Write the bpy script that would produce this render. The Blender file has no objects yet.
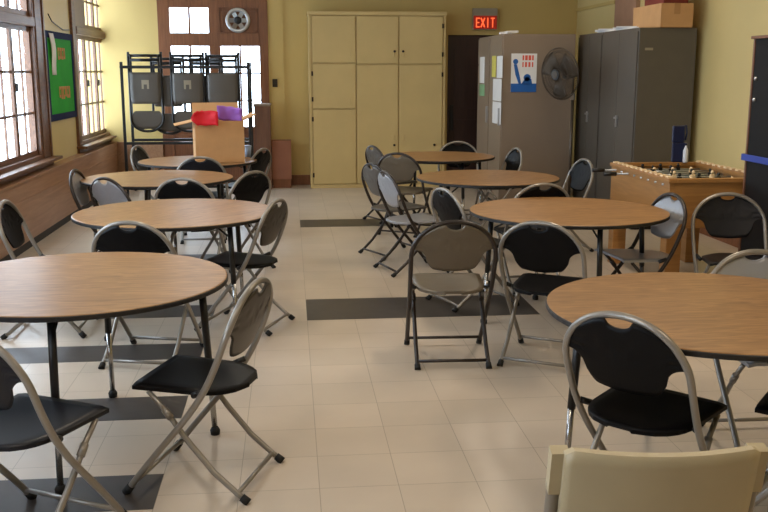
import bpy, bmesh, math, random
from mathutils import Vector, Matrix
random.seed(7)
scene = bpy.context.scene
col = scene.collection
PI = math.pi

# ------------------------------------------------------------------ camera
F = 933.0; CX, CY = 384.0, 256.0; H = 1.566
PSI = math.radians(5.70); TH = math.radians(11.20)
fwd = Vector((math.sin(PSI)*math.cos(TH), math.cos(PSI)*math.cos(TH), -math.sin(TH)))
rgt = Vector((math.cos(PSI), -math.sin(PSI), 0))
upv = rgt.cross(fwd)
O = Vector((0, 0, H))
def ray(px, py): return fwd + rgt*((px-CX)/F) - upv*((py-CY)/F)
def G(px, py, z=0.0):
    d = ray(px, py); t = (z-H)/d.z; return O + d*t
def PY(px, py, Y):
    d = ray(px, py); return O + d*(Y/d.y)
def PXp(px, py, X):
    d = ray(px, py); return O + d*(X/d.x)
cam_data = bpy.data.cameras.new('camera'); cam = bpy.data.objects.new('camera', cam_data); col.objects.link(cam)
cam_data.sensor_width = 36; cam_data.lens = F/768*36; cam_data.clip_start = 0.05
m3 = Matrix((rgt, upv, -fwd)).transposed()
cam.matrix_world = Matrix.Translation(O) @ m3.to_4x4()
scene.camera = cam
scene.view_settings.view_transform = 'Standard'; scene.view_settings.look = 'None'
scene.view_settings.gamma = 1; scene.view_settings.use_curve_mapping = False
scene.view_settings.exposure = 0.08

# ------------------------------------------------------------------ materials
def srgb(r, g, b):
    f = lambda c: (c/255/12.92) if c/255 <= .04045 else ((c/255+.055)/1.055)**2.4
    return (f(r), f(g), f(b), 1)
def mat(name, rgb, rough=.6, metal=0.0, var=.08, scale=6, bump=0.0, spec=.5, coat=0.0):
    m = bpy.data.materials.new(name); m.use_nodes = True
    nt = m.node_tree; b = nt.nodes['Principled BSDF']
    c = srgb(*rgb)
    b.inputs['Roughness'].default_value = rough; b.inputs['Metallic'].default_value = metal
    b.inputs['Specular IOR Level'].default_value = spec
    b.inputs['Coat Weight'].default_value = coat
    tc = nt.nodes.new('ShaderNodeTexCoord'); n = nt.nodes.new('ShaderNodeTexNoise')
    n.inputs['Scale'].default_value = scale; n.inputs['Detail'].default_value = 5
    nt.links.new(tc.outputs['Object'], n.inputs['Vector'])
    r = nt.nodes.new('ShaderNodeValToRGB')
    r.color_ramp.elements[0].position = .3; r.color_ramp.elements[1].position = .7
    r.color_ramp.elements[0].color = tuple(x*(1-var) for x in c[:3])+(1,)
    r.color_ramp.elements[1].color = tuple(min(1, x*(1+var)) for x in c[:3])+(1,)
    nt.links.new(n.outputs['Fac'], r.inputs['Fac']); nt.links.new(r.outputs['Color'], b.inputs['Base Color'])
    if bump:
        bp = nt.nodes.new('ShaderNodeBump'); bp.inputs['Strength'].default_value = bump; bp.inputs['Distance'].default_value = .01
        nt.links.new(n.outputs['Fac'], bp.inputs['Height']); nt.links.new(bp.outputs['Normal'], b.inputs['Normal'])
    return m
def wood(name, dark, light, rough=.4, stretch=(1, 12, 12), scale=3, dist=4, coat=0.0, mixpos=(.25, .75), vec='Object'):
    m = bpy.data.materials.new(name); m.use_nodes = True
    nt = m.node_tree; b = nt.nodes['Principled BSDF']; b.inputs['Roughness'].default_value = rough
    b.inputs['Coat Weight'].default_value = coat
    tc = nt.nodes.new('ShaderNodeTexCoord'); mp = nt.nodes.new('ShaderNodeMapping'); mp.inputs['Scale'].default_value = stretch
    n = nt.nodes.new('ShaderNodeTexNoise'); n.inputs['Scale'].default_value = scale; n.inputs['Detail'].default_value = 6
    n.inputs['Distortion'].default_value = dist
    nt.links.new(tc.outputs[vec], mp.inputs['Vector']); nt.links.new(mp.outputs['Vector'], n.inputs['Vector'])
    r = nt.nodes.new('ShaderNodeValToRGB'); r.color_ramp.elements[0].position = mixpos[0]; r.color_ramp.elements[1].position = mixpos[1]
    r.color_ramp.elements[0].color = srgb(*dark); r.color_ramp.elements[1].color = srgb(*light)
    nt.links.new(n.outputs['Fac'], r.inputs['Fac']); nt.links.new(r.outputs['Color'], b.inputs['Base Color'])
    return m
def emit(name, rgb, s):
    m = bpy.data.materials.new(name); m.use_nodes = True
    b = m.node_tree.nodes['Principled BSDF']
    b.inputs['Base Color'].default_value = srgb(*rgb); b.inputs['Emission Color'].default_value = srgb(*rgb)
    b.inputs['Emission Strength'].default_value = s
    return m

M = {}
M['wall'] = mat('yellow_wall_paint', (210, 188, 128), .55, var=.05, scale=1.3)
M['wall_back'] = mat('olive_yellow_wall_paint', (198, 170, 104), .6, var=.06, scale=1.3)
M['ceiling'] = mat('ceiling_white', (205, 200, 185), .9)
M['trimwood'] = wood('brown_varnished_trim', (84, 55, 36), (118, 80, 54), .4, (14, 1, 14) , 2.5, 1)
M['doorwood'] = wood('brown_door_wood', (104, 62, 34), (138, 86, 52), .45, (14, 14, 1), 2.5, 1)
M['wainscot'] = wood('brown_heater_cover', (146, 106, 76), (174, 132, 98), .4, (10, .6, 10), 2.5, 1)
M['darkbase'] = mat('dark_base_strip', (30, 24, 20), .6)
M['table'] = wood('oak_laminate', (118, 82, 46), (174, 130, 82), .38, (1.6, 11, 1), 2.4, 2.2)
M['tableedge'] = mat('black_vinyl_edge', (20, 17, 16), .5)
M['black'] = mat('black_metal', (18, 17, 17), .4, var=.1)
M['rubber'] = mat('black_rubber', (12, 12, 12), .7)
M['frame'] = mat('taupe_chair_frame', (140, 134, 126), .3, .4, var=.04)
M['frame_dark'] = mat('dark_brown_chair_frame', (46, 38, 34), .35, .2, var=.05)
M['panel'] = mat('black_chair_panel', (12, 11, 12), .45, var=.12, scale=9, spec=.12)
M['panel_navy'] = mat('blue_black_chair_panel', (18, 19, 26), .42, var=.12, scale=9, spec=.3)
M['panel_tan'] = mat('taupe_chair_panel', (96, 86, 72), .35, .1, var=.05, scale=5)
M['panel_pale_sheen'] = mat('pale_grey_sheen_chair_panel', (150, 150, 154), .28, .15, var=.04, scale=5)  # pale grey with window reflections put into the colour
M['panel_tan_shade'] = mat('shaded_taupe_chair_panel', (56, 50, 42), .4, .1, var=.05, scale=5)  # taupe darkened, the shadow on these backs is in the colour
M['panel_grey'] = mat('grey_chair_panel', (88, 82, 75), .35, .1, var=.05, scale=5)
M['chrome'] = mat('chrome_leg', (170, 168, 165), .2, .85, var=.05)
M['beige'] = mat('beige_chair_plastic', (168, 154, 124), .5, var=.04, scale=8)
M['beige_frame'] = mat('grey_beige_tube', (120, 112, 100), .4, .3)
M['locker'] = mat('grey_locker_paint', (92, 86, 78), .38, .15, var=.05)
M['locker_end'] = M['locker']
M['steel'] = mat('brown_grey_cabinet_paint', (138, 122, 106), .4, .15, var=.06, scale=2)
M['cupboard'] = mat('cream_yellow_cupboard_paint', (204, 178, 120), .5, var=.05, scale=2.5)
M['gap'] = mat('dark_gap', (70, 60, 35), .8)
M['knob'] = mat('dark_knob', (50, 40, 30), .4, .5)
M['darkdoor'] = wood('very_dark_brown_door', (46, 26, 20), (62, 36, 28), .5, (14, 14, 1), 2.5, 1)
M['card'] = mat('cardboard', (196, 150, 100), .8, var=.05, scale=10)
M['card_in'] = mat('cardboard_inside', (176, 132, 84), .85)
M['red'] = mat('red_paper', (225, 20, 40), .55)
M['purple'] = mat('purple_paper', (158, 98, 196), .55)
M['paper'] = mat('white_paper', (225, 224, 222), .7, var=.03)
M['green_paper'] = mat('pale_green_paper', (130, 175, 130), .7)
M['yellow_paper'] = mat('yellow_paper', (205, 195, 90), .7)
M['board'] = mat('green_board', (28, 160, 38), .85, var=.1, scale=4)
M['navy'] = mat('navy_border', (22, 32, 72), .85, spec=.2)
M['orange_paper'] = mat('orange_letters', (196, 128, 66), .7)
M['foos'] = wood('orange_wood_foosball', (146, 100, 50), (174, 124, 68), .4, (1, 1, 12), 2.5, 1)
M['foos_side'] = M['foos']
M['foos_rim'] = mat('pale_rim', (232, 204, 160), .5)
M['felt'] = mat('green_field', (40, 80, 45), .8)
M['blueplastic'] = mat('blue_strap', (40, 62, 150), .45)
M['navyplastic'] = mat('navy_plastic', (26, 34, 66), .35)
M['whiteplastic'] = mat('white_plastic', (210, 212, 218), .35)
M['paleblue'] = mat('pale_blue_plastic', (160, 178, 205), .35)
M['blackcab'] = mat('black_cabinet', (16, 14, 14), .6, var=.1, spec=.2)
M['fanmetal'] = mat('grey_fan_wire', (78, 68, 56), .4, .4)
M['aluminium'] = mat('aluminium', (185, 185, 185), .3, .8)
M['brownbox'] = wood('brown_wood_box', (96, 62, 44), (124, 84, 60), .5, (12, 12, 1), 2.5, 1)
M['redbrown'] = mat('red_brown_box', (150, 98, 74), .7)
M['ac'] = mat('beige_panel', (140, 118, 96), .6)
M['darktile'] = mat('dark_brown_tile', (62, 56, 52), .38, var=.15, scale=12)
M['signgrey'] = mat('sign_housing', (150, 140, 120), .5)
M['exitred'] = emit('exit_red_face', (150, 30, 14), .35)
M['exitlit'] = emit('exit_lit_letters', (245, 95, 52), 1.3)
M['posterblue'] = mat('poster_blue', (30, 92, 165), .5)
M['posterred'] = mat('poster_red', (214, 90, 70), .5)
M['lamp'] = emit('fill_lamp_glow', (255, 236, 205), 1.0)  # glowing face of the added fill lamps

gm = bpy.data.materials.new('window_glass'); gm.use_nodes = True
nt = gm.node_tree; nt.nodes.clear()
o_ = nt.nodes.new('ShaderNodeOutputMaterial'); mx = nt.nodes.new('ShaderNodeMixShader'); tr = nt.nodes.new('ShaderNodeBsdfTransparent'); gl = nt.nodes.new('ShaderNodeBsdfGlossy')
tr.inputs['Color'].default_value = (.93, .95, .97, 1); gl.inputs['Roughness'].default_value = .05; mx.inputs['Fac'].default_value = .06
nt.links.new(tr.outputs[0], mx.inputs[1]); nt.links.new(gl.outputs[0], mx.inputs[2]); nt.links.new(mx.outputs[0], o_.inputs['Surface'])
M['glass'] = gm

# floor tile material
P0 = G(315.4, 431.5); XB = P0.x; YB = G(315.4, 428.8).y; T = .3048
fm = bpy.data.materials.new('floor_tiles'); fm.use_nodes = True
nt = fm.node_tree; N = nt.nodes; L = nt.links; b = N['Principled BSDF']
tc = N.new('ShaderNodeTexCoord'); mp = N.new('ShaderNodeMapping'); mp.vector_type = 'POINT'
mp.inputs['Location'].default_value = (-XB/T+40, -YB/T+40, 0); mp.inputs['Scale'].default_value = (1/T, 1/T, 1)
L.new(tc.outputs['Object'], mp.inputs['Vector'])
br = N.new('ShaderNodeTexBrick'); br.offset = 0; br.squash = 1
br.inputs['Scale'].default_value = 1; br.inputs['Brick Width'].default_value = 1; br.inputs['Row Height'].default_value = 1
br.inputs['Mortar Size'].default_value = .006; br.inputs['Mortar Smooth'].default_value = .3; br.inputs['Bias'].default_value = 0
br.inputs['Color1'].default_value = srgb(206, 190, 172); br.inputs['Color2'].default_value = srgb(198, 183, 165); br.inputs['Mortar'].default_value = srgb(160, 146, 126)
L.new(mp.outputs['Vector'], br.inputs['Vector'])
ns = N.new('ShaderNodeTexNoise'); ns.inputs['Scale'].default_value = 1.6; ns.inputs['Detail'].default_value = 8; L.new(tc.outputs['Object'], ns.inputs['Vector'])
rp = N.new('ShaderNodeValToRGB'); rp.color_ramp.elements[0].position = .3; rp.color_ramp.elements[0].color = (.86, .86, .86, 1); rp.color_ramp.elements[1].position = .65; rp.color_ramp.elements[1].color = (1, 1, 1, 1)
L.new(ns.outputs['Fac'], rp.inputs['Fac'])
mu = N.new('ShaderNodeMixRGB'); mu.blend_type = 'MULTIPLY'; mu.inputs['Fac'].default_value = 1
L.new(br.outputs['Color'], mu.inputs['Color1']); L.new(rp.outputs['Color'], mu.inputs['Color2']); L.new(mu.outputs['Color'], b.inputs['Base Color'])
b.inputs['Roughness'].default_value = .3
M['floor'] = fm

# ------------------------------------------------------------------ mesh builder
class MB:
    def __init__(s): s.bm = bmesh.new()
    def box(s, x0, x1, y0, y1, z0, z1, mi=0, bev=0.0):
        bm = s.bm
        r = bmesh.ops.create_cube(bm, size=1)
        vs = r['verts']
        for v in vs:
            v.co = Vector(((x0+x1)/2+v.co.x*(x1-x0), (y0+y1)/2+v.co.y*(y1-y0), (z0+z1)/2+v.co.z*(z1-z0)))
        fs = {f for v in vs for f in v.link_faces}
        for f in fs: f.material_index = mi
        if bev:
            es = list({e for v in vs for e in v.link_edges})
            r = bmesh.ops.bevel(bm, geom=es, offset=bev, segments=2, affect='EDGES', profile=.6)
            for f in r['faces']: f.material_index = mi
        return s
    def obox(s, c, ax, ay, az, hx, hy, hz, mi=0):
        c = Vector(c); vs = []
        for i in (-1, 1):
            for j in (-1, 1):
                for k in (-1, 1): vs.append(s.bm.verts.new(c+ax*hx*i+ay*hy*j+az*hz*k))
        for q in ((0,1,3,2),(4,6,7,5),(0,4,5,1),(2,3,7,6),(0,2,6,4),(1,5,7,3)):
            f = s.bm.faces.new([vs[i] for i in q]); f.material_index = mi
        return s
    def tube(s, pts, r, n=10, mi=0, caps=True, closed=False):
        pts = [Vector(p) for p in pts]; rings = []
        m = len(pts)
        rr = r if isinstance(r, (list, tuple)) else [r]*m
        prev = None
        for i, p in enumerate(pts):
            if closed: t = (pts[(i+1) % m]-pts[i-1]).normalized()
            elif i == 0: t = (pts[1]-pts[0]).normalized()
            elif i == m-1: t = (pts[-1]-pts[-2]).normalized()
            else: t = (pts[i+1]-pts[i-1]).normalized()
            if prev is None:
                a = Vector((0, 0, 1)) if abs(t.z) < .9 else Vector((0, 1, 0))
                u = t.cross(a).normalized()
            else:
                u = (prev - t*prev.dot(t)).normalized()
            prev = u; v = t.cross(u)
            rings.append([s.bm.verts.new(p+(u*math.cos(2*PI*k/n)+v*math.sin(2*PI*k/n))*rr[i]) for k in range(n)])
        rng = range(m) if closed else range(m-1)
        for i in rng:
            A, B = rings[i], rings[(i+1) % m]
            for k in range(n):
                f = s.bm.faces.new((A[k], A[(k+1) % n], B[(k+1) % n], B[k])); f.smooth = True; f.material_index = mi
        if caps and not closed:
            f = s.bm.faces.new(rings[0][::-1]); f.material_index = mi
            f = s.bm.faces.new(rings[-1]); f.material_index = mi
        return s
    def lathe(s, prof, c=(0, 0, 0), n=48, mi=0, smooth=True):
        c = Vector(c); rings = []
        for (r, z) in prof:
            if r < 1e-6: rings.append([s.bm.verts.new(c+Vector((0, 0, z)))])
            else: rings.append([s.bm.verts.new(c+Vector((r*math.cos(2*PI*k/n), r*math.sin(2*PI*k/n), z))) for k in range(n)])
        for A, B in zip(rings, rings[1:]):
            for k in range(n):
                k2 = (k+1) % n
                q = [A[k % len(A)], A[k2 % len(A)], B[k2 % len(B)], B[k % len(B)]]
                u = []
                for v in q:
                    if v not in u: u.append(v)
                if len(u) >= 3:
                    f = s.bm.faces.new(u); f.smooth = smooth; f.material_index = mi
        return s
    def sheet(s, rows, thick, nrm, mi=0, smooth=True):
        """closed solid from a grid of points, thickened along nrm"""
        nrm = Vector(nrm)*thick
        A = [[s.bm.verts.new(Vector(p)) for p in r] for r in rows]
        B = [[s.bm.verts.new(Vector(p)+nrm) for p in r] for r in rows]
        R, C = len(rows), len(rows[0])
        for i in range(R-1):
            for j in range(C-1):
                f = s.bm.faces.new((A[i][j], A[i][j+1], A[i+1][j+1], A[i+1][j])); f.smooth = smooth; f.material_index = mi
                f = s.bm.faces.new((B[i][j], B[i+1][j], B[i+1][j+1], B[i][j+1])); f.smooth = smooth; f.material_index = mi
        loop = [(0, j) for j in range(C)]+[(i, C-1) for i in range(1, R)]+[(R-1, j) for j in range(C-2, -1, -1)]+[(i, 0) for i in range(R-2, 0, -1)]
        for q in range(len(loop)):
            a, b_ = loop[q], loop[(q+1) % len(loop)]
            f = s.bm.faces.new((A[a[0]][a[1]], B[a[0]][a[1]], B[b_[0]][b_[1]], A[b_[0]][b_[1]])); f.material_index = mi
        return s
    def prism(s, poly, vec, mi=0):
        """planar polygon (3D points) extruded by vec"""
        vec = Vector(vec)
        A = [s.bm.verts.new(Vector(p)) for p in poly]; B = [s.bm.verts.new(Vector(p)+vec) for p in poly]
        n = len(A)
        fs = [s.bm.faces.new(A), s.bm.faces.new(B[::-1])]
        for i in range(n): fs.append(s.bm.faces.new((A[i], B[i], B[(i+1) % n], A[(i+1) % n])))
        for f in fs: f.material_index = mi
        return s
    def build(s, name, mats, parent=None, kind=None):
        bmesh.ops.remove_doubles(s.bm, verts=s.bm.verts, dist=1e-6)
        bmesh.ops.recalc_face_normals(s.bm, faces=s.bm.faces)
        me = bpy.data.meshes.new(name); s.bm.to_mesh(me); s.bm.free()
        if not isinstance(mats, (list, tuple)): mats = [mats]
        for m in mats: me.materials.append(m)
        o = bpy.data.objects.new(name, me); col.objects.link(o)
        if parent is not None: o.parent = parent
        if kind: o['kind'] = kind
        return o
def tag(o, label, cat, group=None, kind=None):
    o['label'] = label; o['category'] = cat
    if group: o['group'] = group
    if kind: o['kind'] = kind
    return o
def empty(name, loc=(0, 0, 0), rz=0.0):
    o = bpy.data.objects.new(name, None); o.empty_display_size = .1; col.objects.link(o)
    o.location = loc; o.rotation_euler = (0, 0, rz); return o
def children(o): return [c for c in bpy.data.objects if c.parent == o]
def copy_tree(o, parent=None):
    c = o.copy(); col.objects.link(c); c.parent = parent
    for ch in children(o): copy_tree(ch, c)
    return c
def struct(name, mb, m, parent=None): return mb.build(name, m, parent, 'structure')

# ------------------------------------------------------------------ room shell
XL = -2.47      # left wall plane
XR = PY(693, 100, G(640, 27.5, 1.98).y).x+.07
YBK = G(380, 184).y + .02   # back wall
YN = -3.0
ZC = 3.3
mb = MB(); mb.box(XL-.3, XR+.3, YN, YBK+.3, -.1, 0); struct('floor', mb, M['floor'])
mb = MB(); mb.box(XL-.3, XR+.3, YN, YBK+.3, ZC, ZC+.1); struct('ceiling', mb, M['ceiling'])
mb = MB(); mb.box(XR, XR+.2, YN, YBK+.2, 0, ZC); struct('wall_right', mb, M['wall'])
mb = MB(); mb.box(XL-.3, XR+.2, YN-.2, YN, 0, ZC); struct('wall_near', mb, M['wall'])

# windows in the left wall -----------------------------------------
def zc2Y(zc, z): return (zc-(H-z)*math.sin(TH))/math.cos(TH)
def yx(px, X, py=71): return PXp(px, py, X).y
W = []     # (y0, y1)
w2 = (yx(72.5, XL), yx(113, XL)); w1 = (yx(44.5, XL)-(w2[1]-w2[0]), yx(44.5, XL))
pitch_w = w2[0]-w1[0]
wlist = [(w1[0]-2*pitch_w, w1[1]-2*pitch_w), (w1[0]-pitch_w, w1[1]-pitch_w), w1, w2]
ZS, ZH = .71, 2.85
mb = MB()
edges = [YN]
for a, b_ in wlist: edges += [a, b_]
edges.append(YBK+.2)
for i in range(0, len(edges), 2): mb.box(XL-.12, XL, edges[i], edges[i+1], 0, ZC)
for a, b_ in wlist:
    mb.box(XL-.12, XL, a, b_, 0, ZS); mb.box(XL-.12, XL, a, b_, ZH, ZC)
struct('wall_left', mb, M['wall'])

def window_left(idx, y0, y1, ac=False):
    root = empty('window_%d' % idx, (XL, (y0+y1)/2, ZS)); root['kind'] = 'structure'
    off = Vector((-XL, -(y0+y1)/2, -ZS))
    def bld(name, mb, m, par=root):
        bmesh.ops.translate(mb.bm, verts=mb.bm.verts, vec=off); o = mb.build(name, m, root, 'structure'); return o
    fx0, fx1 = XL-.06, XL+.02
    mb = MB(); fw = .1; ya, yb = y0, y1; y0, y1 = ya+.12, yb-.26
    mb.box(fx0-.04, fx1, ya, y0+fw, ZS, ZH, bev=.006); mb.box(fx0-.04, fx1, y1-fw+.06, yb, ZS, ZH, bev=.006); mb.box(fx0-.04, fx1-.01, y1-fw, y1-fw+.06, ZS, ZH, bev=.004)
    mb.box(fx1-.01, fx1+.012, yb-.05, yb, ZS, ZH, bev=.004); mb.box(fx1-.01, fx1+.012, ya, ya+.05, ZS, ZH, bev=.004)
    mb.box(fx0-.04, fx1, y0+fw, y1-fw, ZH-fw, ZH); mb.box(fx0-.04, fx1, y0+fw, y1-fw, ZS, ZS+.04)
    mb.box(fx0-.04, fx1+.012, y0+fw, y1-fw, 1.99, 2.08, bev=.01)      # transom rail
    bld('window_frame', mb, M['trimwood'])
    mb = MB(); mb.box(XL-.02, XL+.12, ya-.03, min(yb+.03, YBK-.06), ZS-.03, ZS, bev=.008); mb.box(XL, XL+.03, ya-.01, yb+.01, ZS-.1, ZS-.03)
    bld('window_sill', mb, M['trimwood'])
    ns = 3; span = (y1-y0-2*fw)/ns
    for k in range(ns):
        a = y0+fw+k*span; b2 = a+span; st = .042
        mb = MB(); zb, zt = ZS+.04, 1.99
        mb.box(XL-.055, XL-.025, a, a+st, zb, zt); mb.box(XL-.055, XL-.025, b2-st, b2, zb, zt)
        mb.box(XL-.055, XL-.025, a+st, b2-st, zb, zb+.05); mb.box(XL-.055, XL-.025, a+st, b2-st, zt-.05, zt)
        mb.box(XL-.05, XL-.03, (a+b2)/2-.012, (a+b2)/2+.012, zb+.05, zt-.05)
        for zz in (1.165, 1.56): mb.box(XL-.05, XL-.03, a+st, b2-st, zz-.012, zz+.012)
        mb.box(XL-.02, XL+.0, a+.015, a+.04, 1.38, 1.46, 1)
        bld('sash', mb, [M['trimwood'], M['black']])
        mb = MB(); mb.box(XL-.042, XL-.038, a+st, b2-st, zb+.05, zt-.05); bld('pane', mb, M['glass'])
        mb = MB(); zb, zt = 2.08, ZH-fw
        mb.box(XL-.055, XL-.025, a, a+st, zb, zt); mb.box(XL-.055, XL-.025, b2-st, b2, zb, zt)
        mb.box(XL-.055, XL-.025, a+st, b2-st, zb, zb+.05); mb.box(XL-.055, XL-.025, a+st, b2-st, zt-.05, zt)
        if ac and k < 1:
            mb.box(XL-.06, XL-.0, a+.02, b2-.01, zb, zt, 1)
            bld('transom_sash', mb, [M['trimwood'], M['ac']])
        else:
            mb.box(XL-.05, XL-.03, (a+b2)/2-.012, (a+b2)/2+.012, zb+.05, zt-.05)
            mb.box(XL-.05, XL-.03, a+st, b2-st, (zb+zt)/2-.012, (zb+zt)/2+.012)
            bld('transom_sash', mb, M['trimwood'])
            mb = MB(); mb.box(XL-.042, XL-.038, a+st, b2-st, zb+.05, zt-.05); bld('pane', mb, M['glass'])
for i, (a, b_) in enumerate(wlist): window_left(4-i if i < 3 else 1, a, b_, ac=(i == 3))

# heater cover / wainscot along left wall
mb = MB(); XF = G(70, 221).x
mb.box(XL, XF, YN, YBK, .07, .60); mb.box(XL, XF+.012, YN, YBK, .60, .625, bev=.004)
mb.box(XF, XF+.006, YN, YBK, .44, .452)
struct('trim_1', mb, M['wainscot'])
mb = MB(); mb.box(XL, XF-.005, YN, YBK, 0, .07); struct('baseboard_left', mb, M['darkbase'])

# back wall with door unit and dark doorway ---------------------------
DX0 = PY(158.5, 40, YBK).x; DX1 = PY(268.5, 60, YBK).x
EX0 = PY(447, 100, YBK).x; EX1 = EX0+.92; EZ = PY(460, 35, YBK).z
mb = MB()
DZ = 2.62
mb.box(XL-.3, DX0, YBK, YBK+.2, 0, ZC); mb.box(DX0, DX1, YBK, YBK+.2, DZ, ZC)
mb.box(DX1, EX0, YBK, YBK+.2, 0, ZC); mb.box(EX0, EX1, YBK, YBK+.2, EZ, ZC); mb.box(EX1, XR+.2, YBK, YBK+.2, 0, ZC)
struct('wall_back', mb, M['wall_back'])
mb = MB(); mb.box(DX1, PY(310, 100, YBK).x+.2, YBK-.02, YBK, 0, .14, bev=.004); mb.box(PY(440, 100, YBK).x, EX0-.06, YBK-.02, YBK, 0, .14)
mb.box(EX1+.06, XR, YBK-.02, YBK, 0, .14)
struct('baseboard_back', mb, M['doorwood'])
mb = MB(); mb.box(XF, DX0, YBK-.05, YBK, 0, .62, bev=.004); struct('trim_2', mb, M['wainscot'])
mb = MB(); mb.box(XR-.02, XR, 6.7, YBK-.02, 0, .14); mb.box(XR-.02, XR, YN, 5.4, 0, .14); struct('baseboard_right', mb, M['doorwood'])
# groove moulding and brown pilaster on the right wall
g0 = PXp(616, 2, XR); mb = MB(); mb.box(XR-.025, XR, g0.y, YBK, g0.z-.02, g0.z+.02); struct('trim_3', mb, M['wall_back'])
p0 = PXp(618.5, 10, XR).y; p1 = PXp(640, 10, XR).y
mb = MB(); mb.box(XR-.05, XR, p1, p0, 0, ZC, bev=.006); struct('trim_4', mb, mat('pinkish_brown_pilaster', (164, 124, 98), .7))
mb = MB(); g1 = PY(283, 60, YBK); mb.box(g1.x-.012, g1.x+.012, YBK-.02, YBK, .14, ZC); struct('trim_5', mb, M['wall_back'])

def xz(px, py): p = PY(px, py, YBK); return p.x, p.z
root = empty('door_1', ((DX0+DX1)/2, YBK, 0)); root['kind'] = 'structure'
def bdr(name, mb, m):
    bmesh.ops.translate(mb.bm, verts=mb.bm.verts, vec=Vector((-(DX0+DX1)/2, -YBK, 0))); return mb.build(name, m, root, 'structure')
xa, z1 = xz(169, 7.5); xb, z2 = xz(209, 33); xc, z3 = xz(170, 46); xd, z4 = xz(210, 127)
xe, z5 = xz(216, 5); xf, z6 = xz(264, 36); xg = xz(220.5, 46)[0]; xh = xz(259.5, 46)[0]
Y0, Y1 = YBK-.02, YBK+.06
mb = MB()
xm0, xm1 = xb, xe
mb.box(DX0, xa, Y0, Y1, 0, DZ, bev=.004); mb.box(xh, DX1, Y0, Y1, 0, DZ, bev=.004)
mb.box(xb, xg, Y0, Y1, 0, z3); mb.box(xb, xg, Y0, Y1, z2, z1); mb.box(xa, xh, Y0-.01, Y1, z3, z2, bev=.004)
mb.box(xa, xh, Y0, Y1, z1, DZ)
bdr('door_frame', mb, M['doorwood'])
mb = MB(); mb.box((xa+xb)/2-.014, (xa+xb)/2+.014, Y0+.02, Y1-.02, z2, z1); bdr('muntin', mb, M['doorwood'])
mb = MB(); mb.box(xa, xb, YBK+.018, YBK+.022, z2, z1); bdr('pane', mb, M['glass'])
mb = MB(); mb.box(xg, xh, Y0+.02, Y1-.01, z2, z1)
for zz in (z2+.02, z1-.045): mb.box(xg+.02, xh-.02, Y0+.005, Y0+.02, zz, zz+.02)
mb.box(xg+.02, xg+.04, Y0+.005, Y0+.02, z2+.02, z1-.02); mb.box(xh-.04, xh-.02, Y0+.005, Y0+.02, z2+.02, z1-.02)
bdr('door_panel', mb, M['doorwood'])
for (a, b2) in ((xa, xb), (xg, xh)):
    mb = MB(); s = .03
    mb.box(a, b2, Y0+.015, Y1-.01, 0.0, z4, bev=.004); mb.box(a, a+.0, Y0, Y1, z4, z3) if False else None
    mb.box((a+b2)/2-.012, (a+b2)/2+.012, Y0+.02, Y1-.02, z4, z3)
    for k in (1, 2): mb.box(a, b2, Y0+.025, Y1-.025, z4+(z3-z4)*k/3-.01, z4+(z3-z4)*k/3+.01)
    for zz0, zz1 in ((.12, .38), (.44, z4-.1)): mb.box(a+.08, b2-.08, Y0+.005, Y0+.02, zz0, zz1, bev=.005)
    bdr('door_leaf', mb, M['doorwood'])
    mb = MB(); mb.box(a, b2, YBK+.018, YBK+.022, z4, z3); bdr('pane', mb, M['glass'])
# vent fan
fx, fz = xz(238, 20.5)
mb = MB()
r0 = empty('vent_fan', (fx, YBK-.03, fz)); tag(r0, 'round aluminium vent fan mounted in brown panel above the back doors', 'fan')
mb = MB(); mb.lathe([(.115, 0), (.165, 0), (.165, .02), (.16, .03), (.12, .03), (.115, .02), (.115, 0)], n=36); o = mb.build('housing', M['aluminium'], r0); o.rotation_euler = (PI/2, 0, 0)
mb = MB(); mb.lathe([(0, .0), (.05, .0), (.05, .035), (.04, .045), (0, .045)], n=24); o = mb.build('motor', M['black'], r0); o.rotation_euler = (PI/2, 0, 0)
for k in range(6):
    mb = MB(); a = k*PI/3
    c = Vector((math.cos(a)*.082, -.012, math.sin(a)*.082)); ax = Vector((math.cos(a), 0, math.sin(a))); az = Vector((-math.sin(a), .35, math.cos(a))).normalized()
    mb.obox(c, ax, ax.cross(az), az, .034, .002, .03); mb.build('blade', M['aluminium'], r0)
# dark door
root = empty('door_2', ((EX0+EX1)/2, YBK, 0)); root['kind'] = 'structure'
cx_ = (EX0+EX1)/2
def bd2(name, mb, m):
    bmesh.ops.translate(mb.bm, verts=mb.bm.verts, vec=Vector((-cx_, -YBK, 0))); return mb.build(name, m, root, 'structure')
mb = MB(); mb.box(EX0-.05, EX0, YBK-.02, YBK+.1, 0, EZ+.05); mb.box(EX1, EX1+.05, YBK-.02, YBK+.1, 0, EZ+.05); mb.box(EX0, EX1, YBK-.02, YBK+.1, EZ, EZ+.05); bd2('door_frame', mb, M['wall_back'])
mb = MB(); mb.box(EX0, EX1, YBK+.03, YBK+.07, 0, EZ)
for a, b2 in ((.1, .42), (.5, .82)):
    for q0, q1 in ((.15, .9), (1.05, 1.9)): mb.box(EX0+a, EX0+b2, YBK+.02, YBK+.03, q0, q1, bev=.004)
bd2('door_leaf', mb, M['darkdoor'])
mb = MB(); mb.box(EX0+.04, EX0+.09, YBK-.01, YBK+.02, .75, 1.1); bd2('door_handle', mb, M['black'])

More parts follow.
